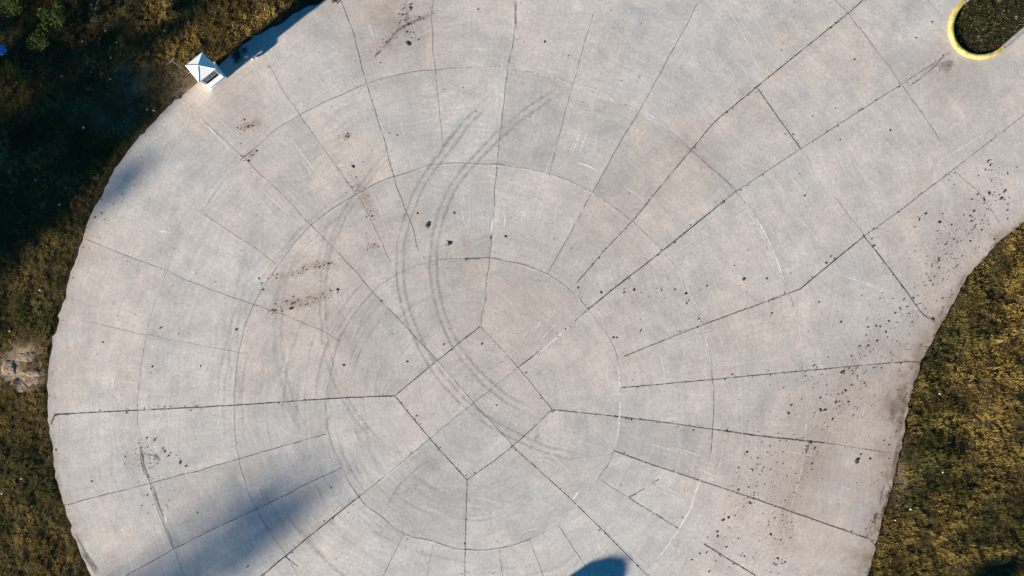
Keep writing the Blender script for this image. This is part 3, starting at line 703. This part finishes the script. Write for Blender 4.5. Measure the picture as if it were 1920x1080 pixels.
SPOT = [(1126,548,2.6),(1169,549,2.6),(1188,544,2.8),(1265,543,2.6),(1285,551,3.6),(1325,537,2.2),(1287,568,2.2),(1310,598,3),(1394,524,4),(1508,367,2.5),(1437,522,2.2),(1446,588,3),(1557,481,2.8),
 (1548,493,2.4),(1535,567,2.6),(1630,860,3),(1613,852,2.4),(697,406,2.8),(782,400,2.6),(851,399,2.6),(947,443,3),(919,445,2.3),(632,543,3),(873,487,2.2),(1021,79,2.6),(1066,104,2),(784,75,2.8),(762,60,2.6),
 (765,46,2.8),(755,28,2.4),(896,18,2.4),(1149,633,2.8),(1157,633,2.2),(832,646,2.6),(903,645,2.6),(645,685,2.6),(762,678,2.4),(780,780,2.4),(930,760,2.2),(290,824,2.4),(308,847,2.8),(315,855,3),(338,866,3.2),(349,874,2.4),
 (104,843,2.4),(715,564,2.2),(1240,545,1.8),(1201,620,2.2),(1173,785,2),(1299,807,2.2),(1362,807,2.4),(1420,162,2.6),(1634,448,2.4),(1638,461,3.2),(1599,460,2.4),(1735,401,3.4),(1723,412,2.6),(1760,417,3.4),
 (1852,302,3),(1856,310,2.6),(1832,365,3),(1854,363,3.4),(1883,359,3.6),(1877,372,4),(1825,396,3.2),(1845,376,2.6),(1818,405,2.4),(1820,415,2.6),(1700,575,2),(1747,598,3.4),(1576,604,3),(1686,578,2.6),(1678,587,2.8),
 (1666,603,2.4),(1660,622,2.6),(1649,612,2.4),(1644,639,2.8),(1628,648,2.6),(1612,649,2.4),(1482,760,3),(1478,776,2.8),(1566,754,3.4),(1545,769,3.4),(1538,770,3),(1590,754,2.8),(1560,787,2.6),(1585,733,2.8),(1596,722,2.4),
 (1577,699,3.6),(1526,685,2.6),(1527,840,3),(1521,870,2.8),(1520,830,3.2),(1400,848,2.8),(1384,877,2.2),(1365,970,3),(1356,975,3),(1344,997,2.4),(1362,1026,2.4),(1345,1006,2.4),(1329,1072,3),(1384,918,2.4),(1405,942,2.4),
 (1444,1002,2.6),(1458,1048,2.6),(1471,1054,2.6),(300,615,2.2),(304,613,1.6),(442,618,2.6),(285,687,2.2),(376,686,1.8),(193,642,2.2),(190,400,2.4),(178,407,2.2),(620,915,2),(172,903,2),(229,364,2),(370,962,2),
 (465,1062,2.4),(1605,196,0),(1601,112,2.2),(1717,71,2),(1669,245,2.2),(1575,262,2),(1523,218,1.8),(1566,203,2),(1748,42,2),(1510,55,1.6),(1312,1039,2),(1297,1050,2),(1280,970,1.6),(480,283,2.6),(868,165,1.8),(744,253,2),(730,250,1.8)]
def clod(x, y, r, label, group, meshes=clods):
    X, Y = W(x, y)
    o = link('dirt_clod', random.choice(meshes)); o.location = (X, Y, -.001); s = r*S*.62
    o.scale = (s*random.uniform(.8, 1.3), s*random.uniform(.7, 1.1), s*.8); o.rotation_euler = (0, 0, random.uniform(0, 6.28))
    tag(o, label, 'clod', group); return o
for x, y, r_, lb in BIG: clod(x, y, r_, lb, 'dark clods on the concrete')
for x, y, r_ in SPOT:
    if r_ <= 0: continue
    if x > 1500 and y > 290: lb, g = 'small dark clod in the dotted trail near the right grass edge', 'clods in the dotted trail at right'
    elif x < 360: lb, g = 'tiny dark clod on the concrete near its left edge', 'clods near the left edge'
    elif y < 280: lb, g = 'tiny dark clod on the upper part of the concrete', 'clods on the upper concrete'
    elif x > 1040: lb, g = 'small dark clod on the concrete right of the innermost ring', 'clods right of the rings'
    else: lb, g = 'small dark clod on the concrete inside the rings', 'clods inside the rings'
    clod(x, y, r_, lb, g)
def crumbs(name, gens, mat, label):
    V = []; F = []
    for (x, y, r_) in gens:
        X, Y = W(x, y); n = 6; a0 = random.uniform(0, 6.28); st = random.uniform(1, 2.0); an = random.uniform(0, 3.14); b0 = len(V)
        for i in range(n):
            a = a0+i*6.283/n; q = r_*S*random.uniform(.6, 1.2)
            dx, dy = q*math.cos(a)*st, q*math.sin(a)/st
            V.append((X+dx*math.cos(an)-dy*math.sin(an), Y+dx*math.sin(an)+dy*math.cos(an), .001))
        V.append((X, Y, r_*S*.7+.004))
        for i in range(n): F.append((b0+i, b0+(i+1) % n, b0+n))
    o = npmesh(name, V, F, mat); tag(o, label, 'crumbs', kind='stuff'); return o
G = []
def along(P, n, wid, rlo, rhi):
    Q = catmull(P, 6)
    for _ in range(n):
        k = random.random()*(len(Q)-2); i = int(k); q = Q[i]
        d = (Q[i+1]-Q[i]).normalized(); t = random.gauss(0, wid)
        G.append((q.x-d.y*t+random.gauss(0, 3), q.y+d.x*t+random.gauss(0, 3), rlo+(rhi-rlo)*random.random()**3))
TR = [(1880,310),(1850,390),(1790,450),(1745,515),(1700,570),(1655,640),(1612,690),(1580,745),(1545,800),(1520,845),(1500,910),(1475,970),(1450,1085)]
along(TR, 380, 20, .45, 1.7); along(TR[:5], 170, 20, .5, 1.8); along([(1800,330),(1760,400),(1700,480),(1640,560)], 60, 22, .4, 1.5); along([(x-45, y-10) for x, y in TR[4:]], 200, 24, .4, 1.4); along([(x+38, y+6) for x, y in TR[2:9]], 150, 20, .4, 1.5); along([(x-85, y-10) for x, y in TR[7:]], 120, 26, .4, 1.4)
for P_, w_, s_ in JD: along(P_, int(sum(math.dist(P_[i], P_[i+1]) for i in range(len(P_)-1))*.13*s_), .7, .45, 1.5)
along([(1440,830),(1400,900),(1370,980),(1330,1060)], 60, 26, .5, 1.5); along([(1160,545),(1280,555),(1400,530)], 22, 14, .5, 1.4)
along([(765,5),(764,50),(770,85)], 40, 9, .6, 1.7); along([(705,104),(728,78),(752,52),(790,35),(822,18)], 60, 5, .5, 1.5)
along([(280,820),(315,850),(350,875)], 18, 3, .6, 2); along([(262,840),(280,890),(305,960)], 60, 14, .5, 1.4); along([(250,850),(300,870)], 50, 16, .4, 1.2)
along([(1700,160),(1770,110)], 18, 8, .5, 1.3); along([(110,1000),(90,700),(150,470),(260,270)], 130, 12, .5, 1.4); along([(1700,720),(1670,880),(1640,1010)], 120, 14, .5, 1.6)
for _ in range(420): G.append((random.uniform(100, 1700), random.uniform(0, 1080), random.uniform(.35, 1.0)))
G = [g for g, k in zip(G, inside(POLY, np.array([W(g[0], g[1]) for g in G]))) if k]
crumbs('soil_crumbs', G, M['clod'], 'dark soil crumbs scattered in dotted trails over the concrete')
G = []
along([(490,533),(540,515),(590,500),(632,490)], 60, 5, .6, 1.9); along([(510,586),(545,572),(590,560),(635,545)], 75, 5, .6, 2.2); along([(650,310),(675,350),(700,400),(712,420)], 34, 9, .5, 1.8)
along([(448,240),(470,234),(490,225)], 24, 6, .7, 2.2); along([(645,262),(660,250)], 10, 3, .7, 2.2); along([(690,463),(715,460)], 12, 3, .6, 1.8); along([(455,298),(480,284)], 14, 4, .7, 2); along([(835,455),(855,458)], 8, 3, .8, 2); along([(770,485),(860,495)], 14, 8, .5, 1.3)
crumbs('leaf_crumbs', G, rc, 'reddish brown leaf crumbs lying in streaks left of centre')

peb = [lump(1, 31+i, .7) for i in range(3)]
for m_ in peb: m_.materials.append(M['pebble'])
for x, y, r_ in [(209,109,2.2),(171,135,1.6),(219,80,2),(197,57,1.6),(208,149,2),(118,144,1.8),(309,58,2),(156,239,3),(289,208,2.2),(277,206,2),(67,338,2.4),(112,384,2.8),(74,544,2.6),(19,621,2),(5,925,2.2),(41,897,2.4),(234,228,1.6),
                 (155,78,1.6),(217,134,1.4),(171,9,3),(1761,1098,0),(1767,885,2),(1706,954,2.4),(1678,975,2),(1762,738,2.4)]:
    if r_ <= 0: continue
    X, Y = W(x, y); o = link('pebble', random.choice(peb)); s = r_*S*.8; o.location = (X, Y, gz(X, Y)+.09 if False else gz(X, Y)+.07); o.scale = (s, s*.8, s)
    o.rotation_euler = (0, 0, random.uniform(0, 6))
    tag(o, 'tiny white pebble in the grass left of the concrete' if x < 1000 else 'tiny white pebble in the golden grass at right', 'pebble', 'pebbles in the left grass' if x < 1000 else 'pebbles in the right grass')
for x, y, r_, lb in [(462,107,4.5,'longest of the pale stones at the tip of the weeds by the booth shadow'),(474,111,3,'middle pale stone on the concrete edge in the booth shadow'),(482,107,3.4,'rightmost pale stone on the concrete edge in the booth shadow')]:
    X, Y = W(x, y); o = link('stone', random.choice(peb)); s = r_*S*.7; o.location = (X, Y, .0); o.scale = (s*1.4, s*.7, s*1.8); o.rotation_euler = (0, 0, R(20)); tag(o, lb, 'stone', 'pale stones by the booth')

# bare earth lumps at the left edge
def mound(cx, cy, rx, ry, h, seed, label):
    n = 26; V = []; F = []
    X0, Y0 = W(cx, cy); z0 = gz(X0, Y0)
    for j in range(n):
        for i in range(n):
            u, v = i/(n-1)*2-1, j/(n-1)*2-1
            x, y = X0+u*rx*S, Y0+v*ry*S
            q = max(0, 1-(u*u+v*v)*(1+.6*noise.noise(Vector((u*2, v*2, seed)))))
            z = h*(q**.7)*(1+.6*noise.noise(Vector((x*4, y*4, seed))))+.02*noise.noise(Vector((x*11, y*11, seed)))*(q > 0) - (.12 if q <= 0 else 0)
            V.append((x, y, z0+z))
    for j in range(n-1):
        for i in range(n-1): a = j*n+i; F.append((a, a+1, a+n+1, a+n))
    o = npmesh('earth_mound', V, F, M['sand'], smooth=True); tag(o, label, 'mound', 'bare earth mounds'); return o
mound(60, 700, 26, 8, .045, 1, 'long pale ridge of bare earth reaching the left edge of the concrete')
mound(50, 670, 22, 11, .04, 2, 'pale earth lump above the long earth ridge at the left')
mound(14, 690, 14, 15, .04, 3, 'pale earth lump cut by the left border of the photo')
mound(35, 723, 20, 13, .035, 4, 'pinkish bare earth lump below the long earth ridge')

# ------------------------------------------------------------------ shrubs, weeds, trees
def leaves(centres, n, size, cols, spread):
    V = np.empty((n*4, 3)); K = np.empty((n*4, 3))
    ci = rng.integers(0, len(centres), n)
    for k in range(n):
        c = centres[ci[k]]; r_ = c[3]
        d = rng.normal(0, 1, 3); d /= np.linalg.norm(d); q = r_*rng.random()**(1/spread)
        p = np.array(c[:3])+d*q*np.array((1, 1, .8))
        a = rng.normal(0, 1, 3); a /= np.linalg.norm(a); b_ = np.cross(a, rng.normal(0, 1, 3)); b_ /= np.linalg.norm(b_)
        s = size*rng.uniform(.6, 1.4)
        V[k*4:k*4+4] = (p-a*s, p-b_*s*.5, p+a*s, p+b_*s*.5)
        K[k*4:k*4+4] = np.array(cols[rng.integers(0, len(cols))])*rng.uniform(.7, 1.3)
    F = np.arange(n*4).reshape(-1, 4); return V, F, K
GREENS = [(.05, .075, .015), (.035, .055, .012), (.09, .12, .02), (.045, .04, .02)]
def shrub(px, py, r, h, label, cols=GREENS, n=900, size=.035):
    x, y = W(px, py); root = empty('shrub', (x, y, gz(x, y))); tag(root, label, 'shrub', 'shrubs')
    cen = []; b = BM()
    for k in range(7):
        a = random.uniform(0, 6.28); q = r*random.uniform(.15, .8); hh = h*random.uniform(.5, 1)
        cen.append((q*math.cos(a), q*math.sin(a), hh, r*random.uniform(.25, .45)))
        b.cyl((0, 0, -.05), cen[-1][:3], .02, .006, 6)
    b.build('stem', M['bark'], root)
    V, F_, K = leaves(cen, n, size, cols, 2.2); npmesh('leaves', V, F_, M['leaf'], root, {'col': K})
    return root
shrub(28, 20, 1.0, .9, 'leafy dark shrub in the upper left corner of the photo', n=1500)
shrub(120, 40, .8, .9, 'shrub with bright yellow green tips above the blue bag', [(.10, .14, .02), (.05, .07, .015), (.04, .05, .02)], n=1200)
shrub(85, 85, .65, .8, 'small shrub with a few bright leaves right of the blue bag', [(.12, .15, .03), (.04, .055, .015), (.04, .04, .02)], n=900)
shrub(38, 130, .6, .55, 'low shrub just below the blue bag', [(.10, .12, .03), (.045, .06, .015)], n=700)
shrub(8, 160, .6, .5, 'dark shrub at the left border below the blue bag', n=700)
shrub(175, 12, .7, .5, 'dark bluish shrub at the top border right of the bright shrub', [(.03, .045, .03), (.04, .05, .03)], n=900)
shrub(450, 102, .38, .2, 'dark weed clump on the concrete edge in the booth shadow', [(.02, .03, .012), (.03, .03, .015)], n=500, size=.03)
shrub(322, 28, .55, .35, 'golden dry bush catching the sun near the top border', [(.38, .24, .07), (.25, .17, .05), (.12, .09, .03)], n=900)
shrub(628, 0, .2, .1, 'small weed clump where a joint meets the top border', [(.07, .06, .02), (.10, .07, .03)], n=160, size=.025)

x, y = W(18, 97); bg = lump(1, 77, .6, 3); bg.materials.append(M['bag']); o = link('plastic_bag', bg); o.location = (x, y, gz(x, y)+.55); o.scale = (.13, .17, .2); o.rotation_euler = (0, 0, 1)
tag(o, 'crumpled bright blue plastic bag caught among the shrubs at upper left', 'bag')

def tree(tip, L, wid, ch, label, n=2600, back=0, sparse=1, cols=GREENS):
    """tree far behind the left of the picture, its top's shadow reaching the photo point tip"""
    tx, ty = W(*tip); x, y = tx-D[0]*L, ty-D[1]*L; H = L*math.tan(EL)
    z0 = 0; root = empty('tree', (x, y, z0)); tag(root, label, 'tree', 'trees west of the circle')
    b = BM(); b.cyl((0, 0, -.3), (0, 0, H*.6), H*.022+.06, H*.012, 12).cyl((0, 0, H*.6), (0, 0, H*.93), H*.012, .02, 8)
    cen = []
    for k in range(16):
        f = (k+.5)/16; zz = H-ch*(1-f)-.3
        ww = wid*.5*math.sin(math.pi*min(1, .18+.82*(1-f)))**.7*random.uniform(.5, 1.0)
        a = k*2.4+random.uniform(-.4, .4); q = ww*.7
        cen.append((q*math.cos(a), q*math.sin(a), zz, max(.35, ww*random.uniform(.5, .8))))
        b.cyl((0, 0, max(.5, zz-q*.6)), (q*math.cos(a), q*math.sin(a), zz), .05, .015, 6)
    cen.append((0, 0, H-.5, .4))
    b.build('trunk', M['bark'], root)
    V, F_, K = leaves(cen, int(n*sparse), .16, cols, 2.6); npmesh('crown', V, F_, M['leaf'], root, {'col': K})
    return root
tree((650,868), 66, 4.0, 8.5, 'tall slender tree far beyond the lower left corner', n=2600, sparse=.33)
tree((565,862), 72, 4.8, 8.5, 'second slender tree far beyond the lower left corner', n=2600, sparse=.34)
tree((600,905), 78, 4.2, 8.0, 'third slender tree far beyond the lower left corner', n=2600, sparse=.30)
tree((312,258), 50, 3.2, 8.0, 'slim tree shading the left end of the concrete edge', n=700)
tree((300,196), 44, 2.3, 8.5, 'dense broad tree west of the booth', n=4200)
tree((322,136), 40, 3.4, 8.0, 'dense tree west of the pebbly ground', n=4600)
tree((312,85), 42, 3.0, 7.5, 'dense tree west of the shrubs', n=4600)
tree((270,20), 38, 3.6, 8.5, 'dense tree beyond the upper left corner', n=4800)
tree((170,-30), 36, 3.6, 7.0, 'broad tree beyond the left border', n=3000)
tree((215,270), 36, 2.6, 7.0, 'low dense tree level with the left shade', n=3600)
tree((430,-30), 44, 2.0, 9.0, 'outermost tree beyond the upper left corner', n=2200)
tree((1962,1003), 34, 2.3, 5.5, 'tree south of the golden grass', n=2200)

# made-up umbrella, added unseen to throw the rounded blue shadow at the lower border
tx, ty = W(1174, 1049); Hh = 2.55; L = Hh/math.tan(EL); ux0, uy0 = tx-D[0]*L, ty-D[1]*L
um = empty('shadow_caster', (ux0, uy0, 0)); tag(um, 'unseen blue umbrella added below the lower border to cast the rounded shadow', 'umbrella')
b = BM(); n = 16; rows = [(.0, Hh), (.25, Hh-.045), (.55, Hh-.16), (.85, Hh-.36), (.92, Hh-.60), (.96, Hh-.85), (.97, Hh-1.0)]
vv = [[b.b.verts.new((q*math.cos(i*2*math.pi/n), q*math.sin(i*2*math.pi/n), z)) for i in range(n)] for q, z in rows[1:]]; top = b.b.verts.new((0, 0, Hh))
for i in range(n):
    j = (i+1) % n; b.b.faces.new((top, vv[0][i], vv[0][j]))
    for k in range(len(vv)-1): b.b.faces.new((vv[k][i], vv[k+1][i], vv[k+1][j], vv[k][j]))
b.build('canopy', M['cloth'], um, True)
BM().cyl((0, 0, 0), (0, 0, Hh-.02), .025, .02).build('pole', M['metal'], um)
BM().cyl((0, 0, 0), (0, 0, .1), .3, .26, 20).build('base', M['kerb'], um)

# ------------------------------------------------------------------ light, sky, camera
wd = bpy.data.worlds.new('World'); SC.world = wd; wd.use_nodes = True
nt = wd.node_tree; bgn = nt.nodes['Background']
sk = nt.nodes.new('ShaderNodeTexSky'); sk.sky_type = 'NISHITA'; sk.sun_disc = False
sk.sun_elevation = EL; sk.sun_rotation = math.atan2(-D[0], -D[1]); sk.ozone_density = 3.0; sk.air_density = .8; sk.dust_density = .1
tn = nt.nodes.new('ShaderNodeMix'); tn.data_type = 'RGBA'; tn.blend_type = 'MULTIPLY'; tn.inputs[0].default_value = 1
tn.inputs[7].default_value = (.24, .84, 1.08, 1)          # the crisp evening sky is a deep blue
nt.links.new(sk.outputs[0], tn.inputs[6]); nt.links.new(tn.outputs[2], bgn.inputs[0]); bgn.inputs[1].default_value = .05
sl = bpy.data.lights.new('sun', 'SUN'); sl.energy = 5.0; sl.angle = R(1.0); sl.color = (1, .885, .755)
so = bpy.data.objects.new('sun', sl); C.objects.link(so)
so.rotation_euler = Vector((math.cos(EL)*D[0], math.cos(EL)*D[1], -math.sin(EL))).to_track_quat('-Z', 'Y').to_euler(); so.location = (-30, -25, 20)
cam = bpy.data.cameras.new('camera'); cam.sensor_width = 36; cam.lens = 18/math.tan(R(30)); cam.clip_end = 2000
co = bpy.data.objects.new('camera', cam); C.objects.link(co); co.location = (0, 0, CAMH); SC.camera = co
SC.view_settings.view_transform = 'Standard'; SC.view_settings.look = 'None'; SC.view_settings.gamma = 1; SC.view_settings.exposure = 1.49
SC.cycles.max_bounces = 6; SC.cycles.transparent_max_bounces = 16
